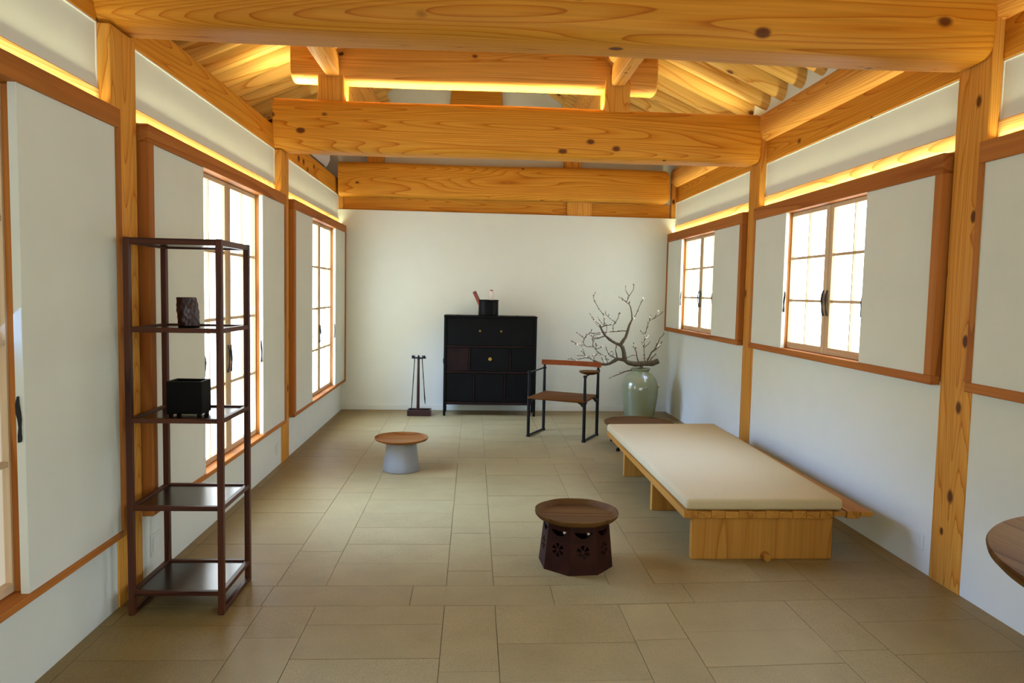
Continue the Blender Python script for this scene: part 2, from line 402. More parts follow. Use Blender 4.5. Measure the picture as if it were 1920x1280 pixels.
beamC = tie(9.20, 2.706, .42, .26, 'farthest pine tie beam above the white back wall', 2.50, -1.70, 9.29, r1=.06)

# upper beam, short posts and the lights lying on the tie beams
def kingpost(x0, x1, yc, z0, z1, label, d=.25):
    o = MB().box(x0, x1, yc-d/2, yc+d/2, z0, z1, .006).build('short_post', 'pineZ')
    return tag(o, label, 'post', 'short posts standing on the tie beams')
for s, x0, x1, w in ((0, -1.372, -1.147, 'left'), (1, 1.135, 1.36, 'right')):
    kingpost(x0, x1, 6.52+.03*s, 3.16, 3.62, 'short pine post on the middle tie beam, %s end of the lit upper beam' % w)
    kingpost(x0+.01, x1-.01, 9.315+.065*s, 3.10, 3.5, 'short pine post on the farthest tie beam, at the %s' % w, .2)
up = log((-1.605, 6.50, 3.515), (1.61, 6.57, 3.525), .27, .35, 3.2, 'upper_beam', 'pineU', None, .02, .02, 28)
tag(up, 'short upper pine beam lit bright yellow along its underside', 'beam')
up2 = log((-1.5, 9.37, 3.56), (1.5, 9.44, 3.56), .16, .28, 5, 'upper_beam', 'pineX', None, .02, .02, 20)
tag(up2, 'upper pine beam set in the back gable behind the lit one', 'beam')
mb = MB()
f = lambda x: 9.30+.024*(x+1.67)
mb.hexa([(-.36, f(-.36), 3.68), (.36, f(.36), 3.68), (.36, f(.36)+.1, 3.68), (-.36, f(-.36)+.1, 3.68), (-.29, f(-.29), 4.45), (.29, f(.29), 4.45), (.29, f(.29)+.1, 4.45), (-.29, f(-.29)+.1, 4.45)], .006)
tag(mb.build('ridge_board', 'pineX'), 'wide dark pine board standing in the white back gable', 'board')

# ------------------------------------------------------------------ roof
ZU, SL, RR = 3.225, .445, .093               # underside of the rafters at x = 2.6, slope, radius
def zax(x): return ZU-SL*(abs(x)-2.6)+RR*sqrt(1+SL*SL)
ceil = MB()
for s in (-1, 1):
    zt = lambda x: zax(x)+.05
    ceil.hexa([(s*2.95, YF-.15, zt(2.95)), (s*1.22, YF-.15, zt(1.22)), (s*1.22, 9.6, zt(1.22)), (s*2.95, 9.6, zt(2.95)), (s*2.95, YF-.15, zt(2.95)+.1), (s*1.22, YF-.15, zt(1.22)+.1), (s*1.22, 9.6, zt(1.22)+.1), (s*2.95, 9.6, zt(2.95)+.1)])
    ceil.hexa([(s*1.28, YF-.15, zt(1.28)), (s*0, YF-.15, zt(1.28)+.85), (s*0, 9.6, zt(1.28)+.85), (s*1.28, 9.6, zt(1.28)), (s*1.28, YF-.15, zt(1.28)+.12), (0, YF-.15, zt(1.28)+.97), (0, 9.6, zt(1.28)+.97), (s*1.28, 9.6, zt(1.28)+.12)])
# plaster between the rafters above the outer purlins, and the deck over the left aisle
ceil.box(2.60, 2.72, YF, 9.5, 3.0, 3.5); ceil.box(-2.9, -2.72, YF, 9.5, 2.8, 3.5)
ceil = ceil.build('ceiling', 'plaster', loc=(0, 3.5, 3.0)); ceil['kind'] = 'structure'
MB().box(-2.8, -1.86, YF, 9.4, 2.86, 2.90).build('aisle_deck', 'pineY', ceil)
y = 6.49
ys = [6.44+.355*k for k in range(-18, 9)]
for s in (-1, 1):
    for yy in ys:
        yy += random.uniform(-.015, .015)+(.0 if s > 0 else .02)
        log((s*1.12, yy, zax(1.12)), (s*2.86, yy, zax(2.86)), 2*RR, 2*RR, 2, 'rafter', 'rafter', ceil, 0, 0, 18, .003)
        z0 = zax(1.2)+.03
        log((s*1.32, yy+.17, z0-.05), (s*.04, yy+.17, z0+.80), 2*.075, 2*.075, 2, 'rafter', 'rafter', ceil, 0, 0, 12, .003)
    xr = s*2.69
    log((xr, YF, 3.09), (xr, 9.36, 3.09), .29, .28, 2.3, 'purlin', 'pineU', ceil, 0, 0, 24)
    xm = s*1.25
    log((xm, YF, 3.68), (xm, 9.36, 3.68), .26, .26, 2, 'purlin', 'pineU', ceil, 0, 0, 24)
    for a, b in ((YF, 6.40), (6.66, 9.3)):
        log((xm, a, 3.475), (xm, b, 3.475), .125, .19, 6, 'purlin_bearer', 'pineU', ceil, 0, 0, 20)
log((0, YF, 4.72), (0, 9.36, 4.72), .26, .26, 2, 'purlin', 'pineU', ceil, 0, 0, 20)

def strip_x(beam, x0, x1, y, z, pw):
    o = MB().box(x0, x1, y-.012, y+.012, z-.012, z).build('light_strip', 'led')
    o.parent = beam; o.matrix_parent_inverse = beam.matrix_basis.inverted()
    area('strip_light', ((x0+x1)/2, y, z+.004), x1-x0, .02, pw*(x1-x0), LED_COL, (pi, 0, 0))
for bm_, x0, x1, y0, z, k in ((beamB, -1.72, -1.38, 6.51, 3.187, 4.0), (beamB, -1.14, 1.125, 6.54, 3.198, 1.6), (beamB, 1.37, 2.4, 6.58, 3.206, .5), (beamA, -1.6, 2.4, 3.60, 3.255, .5)):
    strip_x(bm_, x0, x1, y0, z, LED_BEAM*k)

# ------------------------------------------------------------------ windows: a proud timber box, two papered sliding panels, two lattice sashes
def strap(parent, x, y, z, sx, L=.085):
    mb = MB(); sg = random.choice((-1, 1)); pts = []; n = 7
    for k in range(n):
        t = k/(n-1)
        pts.append((x-sx*(.004+.007*sin(t*pi)), y+sg*(.010*sin(t*pi*1.3)+.004*sin(t*9)), z+L*(1-2*t)))
    wd = [.004, .010, .0125, .010, .006, .009, .011]
    R = []
    for p, w in zip(pts, wd):
        R.append([(p[0]-sx*.0025, p[1]-w*.8, p[2]), (p[0]-sx*.0025, p[1]+w, p[2]), (p[0]+sx*.0025, p[1]+w, p[2]), (p[0]+sx*.0025, p[1]-w, p[2])])
    mb.rings(R).build('pull_strap', 'strap', parent)
wn = 0
def window(side, bay, c, zb, zt, rows, gl, open_half=(.61, .61), sun=1.0, dim_paper=False):
    global wn; wn += 1
    sx = -1 if side == 'L' else 1
    xw = XL if sx < 0 else XR
    X = lambda d: xw+sx*d                        # d>0 into the wall, d<0 into the room
    a, b = bay
    def box(d0, d1, y0, y1, z0, z1, bev=.003):
        x0, x1 = sorted((X(d0), X(d1))); return MB().box(x0, x1, y0, y1, z0, z1, bev)
    ya, yb = a+.015, b-.01
    w = thing('window_%d' % wn, (X(0), (a+b)/2, zb), kind='structure')
    fd = -.055
    tr, br = (.088, .03) if side == 'L' else (.108, .05)
    box(fd, .055, ya, yb, zt-tr, zt).build('head_rail', 'frameY', w)
    box(fd, .055, ya, yb, zb, zb+br).build('sill_rail', 'frameY', w)
    box(fd, .05, ya, ya+.065, zb+br, zt-tr).build('stile', 'frameZ', w)
    box(fd, .05, yb-.035, yb, zb+br, zt-tr).build('stile', 'frameZ', w)
    for s2, h in ((-1, open_half[0]), (1, open_half[1])):
        y0, y1 = (ya+.06, c-h) if s2 < 0 else (c+h, yb-.03)
        p = box(-.043, -.012, y0, y1, zb+br-.004, zt-tr+.004, .002).build('sliding_panel', 'paper', w)
        ye = (y1 if s2 < 0 else y0)
        strap(p, X(-.026), ye-s2*.013, gl[0]+(gl[1]-gl[0])*.345 if side == 'L' else gl[0]+.33, sx)
    for s2 in (-1, 1):                           # jambs of the lattice opening
        y0, y1 = sorted((c+s2*.632, c+s2*.70))
        box(-.004, .06, y0, y1, zb+br, zt-tr).build('jamb', 'frameZ', w)
    g0, g1 = gl
    for s2 in (-1, 1):
        yi, yo = c+s2*.001, c+s2*.631
        sash = box(.02, .052, *sorted((yi, yi+s2*.055)), zb+br+.002, zt-tr-.002, .002).build('sash', 'sashZ', w)
        box(.02, .052, *sorted((yo-s2*.012, yo)), zb+br+.002, zt-tr-.002, .001).build('outer_stile', 'sashZ', sash)
        i0, i1 = sorted((yi+s2*.055, yo-s2*.012))
        box(.021, .051, i0, i1, g1, zt-tr-.002, .001).build('top_rail', 'sashY', sash)
        box(.021, .051, i0, i1, zb+br+.002, g0, .001).build('bottom_rail', 'sashY', sash)
        ym = (i0+i1)/2
        box(.026, .046, ym-.005, ym+.005, g0, g1, 0).build('muntin', 'sashZ', sash)
        dz = (g1-g0)/rows
        for k in range(1, rows): box(.024, .046, i0, i1, g0+dz*k-.010, g0+dz*k+.010, 0).build('muntin', 'sashY', sash)
        for q0, q1 in ((i0, ym), (ym, i1)):
            for k in range(rows): box(.046, .0475, q0, q1, g0+dz*k, g0+dz*(k+1), 0).build('pane', 'pane_dim' if dim_paper else 'pane', sash)
        strap(sash, X(.016), yi+s2*.028, gl[0]+.345*(gl[1]-gl[0]) if side == 'L' else gl[0]+.33, sx, .095)
    # strip lamp lying on the head of the box, hidden from below
    box(.018, .034, ya+.03, yb-.03, zt, zt+.008, 0).build('light_strip', 'led', w)
    L = yb-ya-.03
    area('strip_light', (X(.026), (ya+yb)/2, zt+.012), .010, L, (LED_W if side == 'R' else LED_W*.72)*L, LED_COL, (pi, 0, 0), None, 120)
    # daylight coming straight through the paper
    area('daylight', (X(.10), c, (g0+g1)/2), g1-g0, 1.24, sun*SPREAD_W*(g1-g0)/1.8, (.22, .42, 1.0), (0, (pi/2-radians(47))*sx, 0), None, 78)
    return w
for i in (1, 2, 3):
    oh = (.61, .61) if i != 1 else (.61, .612)
    window('L', bays_L[i], WC_L[i], .362, 2.348, 4, (.43, 2.228), oh, .5 if i == 1 else 1.0, i == 1)
for i in (1, 2, 3):
    window('R', bays_R[i], WC_R[i], 1.085, 2.352, 3, (1.187, 2.212), (.60, .61), .3, False)

# ------------------------------------------------------------------ tall open shelf with its two pieces
def tall_shelf():
    x0, x1, y0, y1, H, t = -1.592, -1.152, 3.352, 3.775, 1.765, .028
    r = thing('open_shelf', ((x0+x1)/2, (y0+y1)/2, 0), 'tall slender dark rosewood open shelf with four boards by the left wall', 'shelf')
    for x in (x0, x1-t):
        for y in (y0, y1-t): MB().box(x, x+t, y, y+t, 0, H, .003).build('post', 'roseZ', r)
    def rails(z0, z1, tag_=''):
        g = .001
        for y in (y0+.002, y1-t+.002): MB().box(x0+t-g, x1-t+g, y, y+t-.004, z0, z1, .002).build('rail', 'roseX', r)
        for x in (x0+.002, x1-t+.002): MB().box(x, x+t-.004, y0+t-g, y1-t+g, z0, z1, .002).build('rail', 'roseY', r)
    rails(H-.03, H-.002)
    MB().box(x0+.02, x1-.02, y0+.02, y1-.02, H-.022, H-.012).build('top_board', 'shelfboard', r)
    for z in (1.345, .925, .512, .105):
        rails(z-.012, z+.010)
        MB().box(x0+.02, x1-.02, y0+.02, y1-.02, z-.006, z+.002).build('shelf_board', 'shelfboard', r)
    for x in (x0+.002, x1-t+.002): MB().box(x, x+t-.004, y0+t-.001, y1-t+.001, 0.0, .024, .002).build('floor_runner', 'roseY', r)
tall_shelf()
# carved brush pot on the upper board
def brush_pot():
    c = (-1.395, 3.60, 1.348); n, m = 36, 16; R = []
    for j in range(m+1):
        t = j/m; z = .145*t; rr = .046+.004*sin(t*pi)-.002*t
        row = []
        for k in range(n):
            a = 2*pi*k/n
            bump = .0035*sin(a*5+t*7)*sin(t*9+a*2)+.002*sin(a*11-t*13)
            if j in (0, m): bump *= .3
            row.append((c[0]+(rr+bump)*cos(a)-.012*t, c[1]+(rr+bump)*sin(a), c[2]+z))
        R.append(row)
    o = thing('brush_pot', c, 'dark carved cylindrical brush pot on the upper board of the tall shelf', 'brush pot')
    inner = [[(c[0]+.037*cos(2*pi*k/n)-.012, c[1]+.037*sin(2*pi*k/n), c[2]+z) for k in range(n)] for z in (.145, .02)]
    MB().rings(R+inner).build('body', 'lacquer_red', o, smooth=60)
    MB().lathe([(.048, 0), (.05, .004), (.046, .008)], c, 36).build('foot_ring', 'lacquer', o, smooth=40)
brush_pot()
def dark_box():
    x0, x1, y0, y1, z = -1.447, -1.283, 3.45, 3.575, .928
    r = thing('lidded_box', ((x0+x1)/2, (y0+y1)/2, z), 'square black lacquer box open at the top on the middle shelf board', 'box')
    zz, H, w = z+.012, .168, .012
    MB().box(x0, x1, y0, y0+w, zz, z+H, .002).build('side', 'lacquer', r); MB().box(x0, x1, y1-w, y1, zz, z+H, .002).build('side', 'lacquer', r)
    MB().box(x0, x0+w, y0+w, y1-w, zz, z+H, .002).build('side', 'lacquer', r); MB().box(x1-w, x1, y0+w, y1-w, zz, z+H, .002).build('side', 'lacquer', r)
    MB().box(x0+w, x1-w, y0+w, y1-w, zz, zz+.01).build('base', 'lacquer', r)
    for x in (x0+.016, x1-.016):
        for y in (y0+.016, y1-.016): MB().lathe([(.010, 0), (.012, .006), (.009, .0125)], (x, y, z), 12).build('foot', 'lacquer', r, smooth=50)
dark_box()

# ------------------------------------------------------------------ black chest on the back wall
def chest():
    x0, x1, y0, y1 = -.356, .795, 8.86, 9.20
    z0, z1 = .152, 1.252
    r = thing('black_chest', ((x0+x1)/2, (y0+y1)/2, 0), 'low black lacquered chest with doors and drawers against the back wall', 'chest')
    MB().box(x0+.012, x1-.012, y0+.02, y1-.01, z0, z1-.012).build('carcass', 'lacquer', r)
    MB().box(x0-.004, x1+.004, y0-.004, y1, z1-.02, z1, .004).build('top', 'lacquer', r)
    for x in (x0, x1-.03):
        for y in (y0, y1-.03): MB().box(x, x+.03, y, y+.03, 0, z1-.02, .003).build('leg', 'lacquer', r)
    MB().box(x0+.03, x1-.03, y0+.003, y0+.028, z0-.012, z0+.02, .003).build('rail', 'chestred', r)
    zr = [.172, .548, .868, 1.232]
    for z in zr[1:3]: MB().box(x0+.03, x1-.03, y0+.004, y0+.028, z-.010, z+.010, .002).build('rail', 'chestred', r)
    def stile(x, za, zb_, m='chestred'): MB().box(x-.008, x+.008, y0+.006, y0+.028, za+.01, zb_-.01, .002).build('stile', m, r)
    for x in (-.037, .47): stile(x, zr[1], zr[2])
    for x in (.022, .408): stile(x, zr[0], zr[1])
    def front(name, xa, xb, za, zb_, m='lacquer'):
        return MB().box(xa+.004, xb-.004, y0+.012, y0+.03, za+.013, zb_-.013, .003).build(name, m, r)
    xi0, xi1 = x0+.03, x1-.03
    for xa, xb in ((xi0, .022-.008), (.03, .40), (.416, xi1)): front('door', xa, xb, zr[0], zr[1])
    front('drawer', xi0, -.045, zr[1], zr[2], 'chestred'); d2 = front('drawer', -.029, .462, zr[1], zr[2]); front('drawer', .478, xi1, zr[1], zr[2])
    MB().tube([(.218, y0+.004, .715), (.218, y0+.013, .715)], [.021, .024], 16).build('lock_plate', 'brass', d2, smooth=40)
    f = front('flap', xi0, xi1, zr[2], zr[3])
    for x in (.088, .352):
        MB().tube([(x, y0+.006, 1.062), (x, y0+.013, 1.062)], [.012, .015], 12).build('knob_plate', 'brass', f, smooth=40)
        MB().tube([(x, y0-.006, 1.062), (x, y0+.008, 1.062)], [.006, .004], 10).build('ring_pull', 'black', f, smooth=40)
    for x in (x0+.17, x1-.25): MB().box(x-.02, x+.02, y0+.05, y0+.09, z1, z1+.005).build('hinge', 'black', r)
    # side carrying handle
    pts = [(x0-.004, 9.02+.05*cos(a), .70-.06*sin(a)) for a in [pi*k/8 for k in range(9)]]
    MB().tube(pts, .007, 8).build('side_handle', 'black', r, smooth=60)
chest()
def pot():
    c = (.190, 9.02, 1.252)
    r = thing('round_canister', c, 'round black canister holding two scrolls on top of the chest', 'canister')
    MB().lathe([(.124, 0), (.126, .006), (.124, .03), (.124, .175), (.127, .178), (.127, .198), (.116, .198), (.115, .02), (.0, .02)], c, 40, cap=False).build('body', 'lacquer', r, smooth=35)
    t = thing('scroll', (.05, 8.98, 1.28), 'reddish brown rolled scroll leaning left out of the black canister', 'scroll', 'scrolls in the canister')
    a, b = Vector((.135, 9.02, 1.285)), Vector((.010, 8.99, 1.545))
    MB().tube([a, b], .024, 18).build('roll', 'scrollred', t, smooth=40)
    MB().tube([b-(b-a).normalized()*.004, b+(b-a).normalized()*.006], .019, 16).build('end_cap', 'rolltip', t, smooth=40)
    t = thing('scroll', (.225, 9.03, 1.28), 'white paper scroll with a brown end standing upright in the canister', 'scroll', 'scrolls in the canister')
    a, b = Vector((.228, 9.04, 1.276)), Vector((.226, 9.03, 1.560))
    MB().tube([a, b], .030, 18).build('roll', 'paperroll', t, smooth=40)
    MB().tube([b-Vector((0, 0, .012)), b+Vector((0, -.006, .010))], [.028, .018], 16).build('end_cap', 'rolltip', t, smooth=40)
pot()

# ------------------------------------------------------------------ little stand with two hanging rods
def rod_stand():
    c = (-.655, 8.90, 0)
    r = thing('rod_stand', c, 'small dark wooden stand with a tray foot and crossbar left of the chest', 'stand')
    x0, x1, y0, y1, h = -.795, -.505, 8.805, 8.985, .072
    MB().box(x0, x1, y0, y1, 0, .012, .002).build('tray_base', 'lacquer_red', r)
    for a in ((x0, x1, y0, y0+.014), (x0, x1, y1-.014, y1), (x0, x0+.014, y0+.014, y1-.014), (x1-.014, x1, y0+.014, y1-.014)):
        MB().box(*a, .012, h, .003).build('tray_side', 'lacquer_red', r)
    MB().tube([(-.668, 8.90, .01), (-.668, 8.90, .40), (-.668, 8.90, .70)], [.020, .0175, .0145], 12).build('column', 'lacquer_red', r, smooth=50)
    MB().tube([(-.668, 8.90, .695), (-.668, 8.90, .715), (-.668, 8.90, .735), (-.668, 8.90, .75)], [.016, .02, .012, .004], 12).build('finial', 'black', r, smooth=50)
    MB().tube([(-.752, 8.90, .712), (-.70, 8.90, .715), (-.64, 8.90, .712), (-.575, 8.90, .715)], [.008, .010, .010, .009], 8).build('crossbar', 'black', r, smooth=50)
    for x, d, top in ((-.715, -1, .70), (-.622, 1, .70)):
        zb = .045 if d < 0 else .145
        xb = -.748 if d < 0 else -.578
        t = thing('hanging_rod', (xb, 8.86, zb), 'thin black iron rod hanging on the %s side of the small stand' % ('left' if d < 0 else 'right'), 'rod', 'rods hanging on the stand')
        pts = []
        for k in range(9):
            s = k/8; pts.append((x+(xb-x)*s, 8.882-.02*s, top+(zb-top)*s))
        MB().tube(pts, [.0055, .005, .005, .006, .005, .005, .006, .008 if d > 0 else .005, .004], 8).build('shaft', 'black', t, smooth=60)
        hk = [(x+.0, 8.882, .70), (x+d*.004, 8.88, .725), (x-d*.0, 8.895, .738), (x+d*.012, 8.912, .735), (x+d*.02, 8.92, .728)]
        MB().tube(hk, .006, 8).build('hook', 'black', t, smooth=60)
        MB().lathe([(.004, 0), (.014, .008), (.016, .016), (.010, .026), (.0, .03)], (x+d*.024, 8.905, .716), 10).build('knob', 'black', t, smooth=60)
rod_stand()

# ------------------------------------------------------------------ armchair with one disc armrest
def chair():
    FR, FL, BL, BR = [Vector(p+(0,)) for p in ((1.173, 7.344), (.613, 7.623), (.815, 8.000), (1.375, 7.722))]
    r = thing('armchair', (.995, 7.67, 0), 'black framed low armchair with brown seat and one disc armrest', 'chair')
    up = Vector((0, 0, 1)); ux = (FR-FL).normalized(); uy = (BL-FL).normalized()
    def leg(p, h, r0=.017, r1=.015): return MB().tube([p, p+up*.02, p+up*.43, p+up*h], [r0*1.05, r0, .018, r1*.85], 12).build('leg', 'black', r, smooth=50)
    legs = [leg(FL, .70), leg(FR, .70), leg(BL, .75), leg(BR, .75)]
    for a, b in ((FL, BL), (FR, BR)):
        MB().tube([a+up*.014, b+up*.014], .0115, 10).build('runner', 'black', r, smooth=50)
    # seat with rounded edge
    def P(u, v, z): return FL+ux*u+uy*v+up*z
    Wd, Dp = (FR-FL).length, (BL-FL).length
    mb = MB(); e = .022
    mb.hexa([P(e-.03, -.03, .412), P(Wd-e+.03, -.03, .412), P(Wd-e+.01, Dp+.0, .420), P(e-.01, Dp+.0, .420), P(e-.03, -.03, .437), P(Wd-e+.03, -.03, .437), P(Wd-e+.01, Dp, .452), P(e-.01, Dp, .452)], .010, 3)
    mb.build('seat', 'seat', r, smooth=50)
    for (a, b) in ((0, 0), (1, 0), (0, 1), (1, 1)):   # shaped brackets under the seat corners
        for ax in (0, 1):
            mb = MB(); su = 1 if a == 0 else -1; sv = 1 if b == 0 else -1
            u0, v0 = (0 if a == 0 else Wd), (0 if b == 0 else Dp)
            prof = [(0, .412), (.075, .412), (.06, .398), (.042, .392), (.034, .376), (.02, .37), (.012, .35), (0, .35)]
            A, B = [], []
            for d, z in prof:
                for L_, o_ in ((A, -.006), (B, .006)):
                    L_.append(P(u0+su*d, v0+o_, z) if ax == 0 else P(u0+o_, v0+sv*d, z))
            mb.rings([A, B]).build('bracket', 'black', r)
    # back bar, a slightly bowed plank
    bx = (BR-BL).normalized(); bn = Vector((-bx.y, bx.x, 0)); A = []
    for k in range(9):
        t = k/8; q = BL+(BR-BL)*(t*1.10-.05)+bn*(.03*sin(pi*t)-.005)
        z0, z1 = .747+.006*t, .802+.005*t
        A.append([q-bn*.011+up*z0, q+bn*.011+up*z0, q+bn*.011+up*z1, q-bn*.011+up*z1])
    MB().rings(A).build('back_bar', 'backbar', r, smooth=40)
    # left arm is a plain rail, the right one carries a disc
    MB().tube([FL+up*.698, FL.lerp(BL, .5)+up*.703, BL+up*.712], .0085, 10).build('arm_rail', 'black', r, smooth=50)
    MB().tube([FR+up*.690, FR.lerp(BR, .5)+up*.708, BR+up*.718], .0085, 10).build('arm_rail', 'black', r, smooth=50)
    dc = FR.lerp(BR, .42)+up*.705-ux*.015
    MB().lathe([(.0, -.012), (.05, -.010), (.098, .006), (.112, .022), (.110, .027), (.10, .018), (.0, .012)], dc, 36, cap=False).build('arm_disc', 'trayold', r, smooth=50)
    for p, z in ((FL, .70), (FR, .69), (BL, .712), (BR, .718)): MB().lathe([(.010, -.018), (.020, -.012), (.021, .006), (.012, .013)], p+up*z, 12).build('collar', 'black', r, smooth=50)
    for p in (FL, FR, BL, BR): MB().lathe([(.021, 0), (.023, .01), (.019, .024)], p, 12).build('foot', 'black', r, smooth=50)
chair()

# ------------------------------------------------------------------ daybed
def daybed():
    r = thing('daybed', (1.8, 5.25, 0), 'low slatted wooden daybed on plank legs along the right wall', 'daybed')
    z0, z1 = .252, .296
    x0, x1, y0, y1 = 1.250, 2.392, 4.045, 6.47
    n = 14; w = (x1-x0)/n
    for k in range(n):                         # boards laid lengthwise, the outer ones separated by gaps
        g = .006 if k >= n-4 else .0012
        MB().box(x0+k*w+g/2, x0+(k+1)*w-g/2, y0+.001*(k % 3), y1, z0+.012 if k >= n-4 and k % 2 else z0, z1-(.004 if k % 2 else 0), .002).build('slat', 'ashY', r)
    for y in (4.062, 5.004, 5.955): MB().box(1.305, 2.155, y, y+.042, 0, z0, .004).build('leg_panel', 'ashZ' if y < 4.5 else 'ashZ', r)
    for y in (4.30, 6.2): MB().box(1.32, 2.35, y, y+.05, z0-.03, z0, .002).build('crossbar', 'ashX', r)
    # low stretcher whose rounded end shows under the front panel
    MB().tube([(1.75, 4.02, .022), (1.75, 4.06, .026), (1.75, 5.0, .028), (1.75, 5.99, .028)], [.022, .026, .026, .026], 10).build('stretcher', 'ashY', r, smooth=50)
    c = [(1.262, 4.05), (2.212, 4.058), (2.27, 6.52), (1.240, 6.44)]
    mb = MB(); mb.hexa([(x, y, z1) for x, y in c]+[(x, y, .366) for x, y in c], .022, 4)
    o = mb.build('mattress', 'fabric', smooth=60, loc=(1.75, 5.25, z1))
    tag(o, 'thin cream linen mattress lying on the low daybed', 'mattress')
daybed()

# ------------------------------------------------------------------ two little tray tables
def grey_table():
    c = (-.600, 6.146, 0)
    r = thing('round_side_table', c, 'small round walnut tray table on a grey tapered drum foot', 'side table')
    MB().lathe([(.150, 0), (.157, .003), (.158, .01), (.150, .06), (.133, .20), (.129, .248), (.10, .25)], c, 48).build('drum', 'greypaint', r, smooth=35)
    MB().lathe([(.0, .249), (.17, .249), (.222, .268), (.232, .284), (.229, .287), (.216, .272), (.205, .266), (.0, .264)], c, 56, cap=False).build('tray', 'traywood', r, smooth=40)
grey_table()
def plate(outer, holes, t):
    cu = bpy.data.curves.new('plate', 'CURVE'); cu.dimensions = '2D'; cu.fill_mode = 'BOTH'; cu.extrude = t/2
    for loop in [outer]+holes:
        sp = cu.splines.new('POLY'); sp.points.add(len(loop)-1); sp.use_cyclic_u = True
        for p, q in zip(sp.points, loop): p.co = (q[0], q[1], 0, 1)
    o = bpy.data.objects.new('plate', cu); COL.objects.link(o)
    dg = bpy.context.evaluated_depsgraph_get(); me = bpy.data.meshes.new_from_object(o.evaluated_get(dg))
    v = [x.co.copy() for x in me.vertices]; f = [tuple(p.vertices) for p in me.polygons]
    bpy.data.objects.remove(o); bpy.data.curves.remove(cu); bpy.data.meshes.remove(me)
    return v, f
def octagon_table():
    c = Vector((.612, 4.018, 0)); a0 = radians(-62.6)
    r = thing('octagonal_side_table', c, 'dark octagonal tray table with pierced sides in front of the daybed', 'side table')
    Rb, Rt, H = .2155, .188, .268
    wb, wt = 2*Rb*sin(pi/8), 2*Rt*sin(pi/8)
    ab, at_ = Rb*cos(pi/8), Rt*cos(pi/8); Hs = hypot(H, ab-at_)
    holes = []
    top = []                                    # bat-shaped slot near the top
    for k in range(20):
        a = 2*pi*k/20; top.append((.052*cos(a)*(1-.2*abs(sin(a))), Hs-.046+.016*sin(a)+.008*cos(2*a)))
    holes.append(top)
    for q in range(6):                          # six-bladed pinwheel
        lo = []; b = q*pi/3+.3
        for rr, da in ((.009, .06), (.020, .0), (.036, -.02), (.0385, .30), (.0365, .66), (.022, .62), (.010, .70)):
            lo.append((rr*cos(b+da), Hs*.47+rr*sin(b+da)))
        holes.append(lo)
    V, Fc = plate([(-wb/2, 0), (wb/2, 0), (wt/2, Hs), (-wt/2, Hs)], holes, .012)
    for k in range(8):
        am = a0+pi/8+k*pi/4
        n = Vector((cos(am), sin(am), 0)); tv = Vector((-sin(am), cos(am), 0)); vv = (n*(at_-ab)+Vector((0, 0, H)))/Hs; nn = tv.cross(vv)
        o0 = c+n*ab-nn*.006
        MB().add([o0+tv*p.x+vv*p.y+nn*p.z for p in V], Fc).build('side_panel', 'oldred', r)
    wave = lambda a: 1+.028*(abs(sin(4*a+.4))**.6)-.02
    MB().lathe([(.0, .266), (.185, .266), (.222, .276), (.237, .292), (.241, .307), (.234, .308), (.219, .284), (.210, .276), (.0, .274)], c, 96, cap=False, wave=wave).build('tray', 'trayold', r, smooth=45)
octagon_table()
def low_round_table():
    c = Vector((1.712, 7.172, 0)); 
    r = thing('low_round_table', c, 'low round dark wood table half hidden behind the daybed', 'table')
    MB().lathe([(.0, .225), (.33, .225), (.352, .235), (.356, .25), (.350, .253), (.34, .244), (.0, .242)], c, 64, cap=False).build('top', 'trayold', r, smooth=40)
    MB().lathe([(.27, .19), (.285, .19), (.285, .226), (.27, .226)], c, 48, cap=False).build('apron', 'oldred', r, smooth=40)
    for k in range(4):
        a = radians(-139)+k*pi/2; d = Vector((cos(a), sin(a), 0))
        pts = [c+d*.27+Vector((0, 0, .21)), c+d*.325+Vector((0, 0, .15)), c+d*.30+Vector((0, 0, .08)), c+d*.315+Vector((0, 0, .03)), c+d*.345+Vector((0, 0, .012))]
        MB().tube(pts, [.026, .028, .019, .016, .018], 10).build('leg', 'lacquer', r, smooth=60)
        MB().lathe([(.018, 0), (.02, .006), (.014, .02)], c+d*.34, 12).build('foot', 'lacquer', r, smooth=60)
low_round_table()
def near_table():
    c = Vector((1.962, 1.577, 0)); R, z = .601, .875
    r = thing('round_table', c, 'round brown wooden table cut by the right edge of the picture', 'table')
    MB().lathe([(.0, z-.042), (R-.05, z-.042), (R-.018, z-.036), (R-.004, z-.022), (R, z-.006), (R-.004, z), (.0, z)], c, 96, cap=False).build('top', 'tablewood', r, smooth=40)
    MB().tube([c+Vector((0, 0, .03)), c+Vector((0, 0, .5)), c+Vector((0, 0, z-.04))], [.07, .05, .08], 20).build('column', 'tablewood', r, smooth=50)
    MB().lathe([(.30, 0), (.30, .02), (.10, .045), (.06, .05)], c, 48).build('base', 'tablewood', r, smooth=40)
near_table()

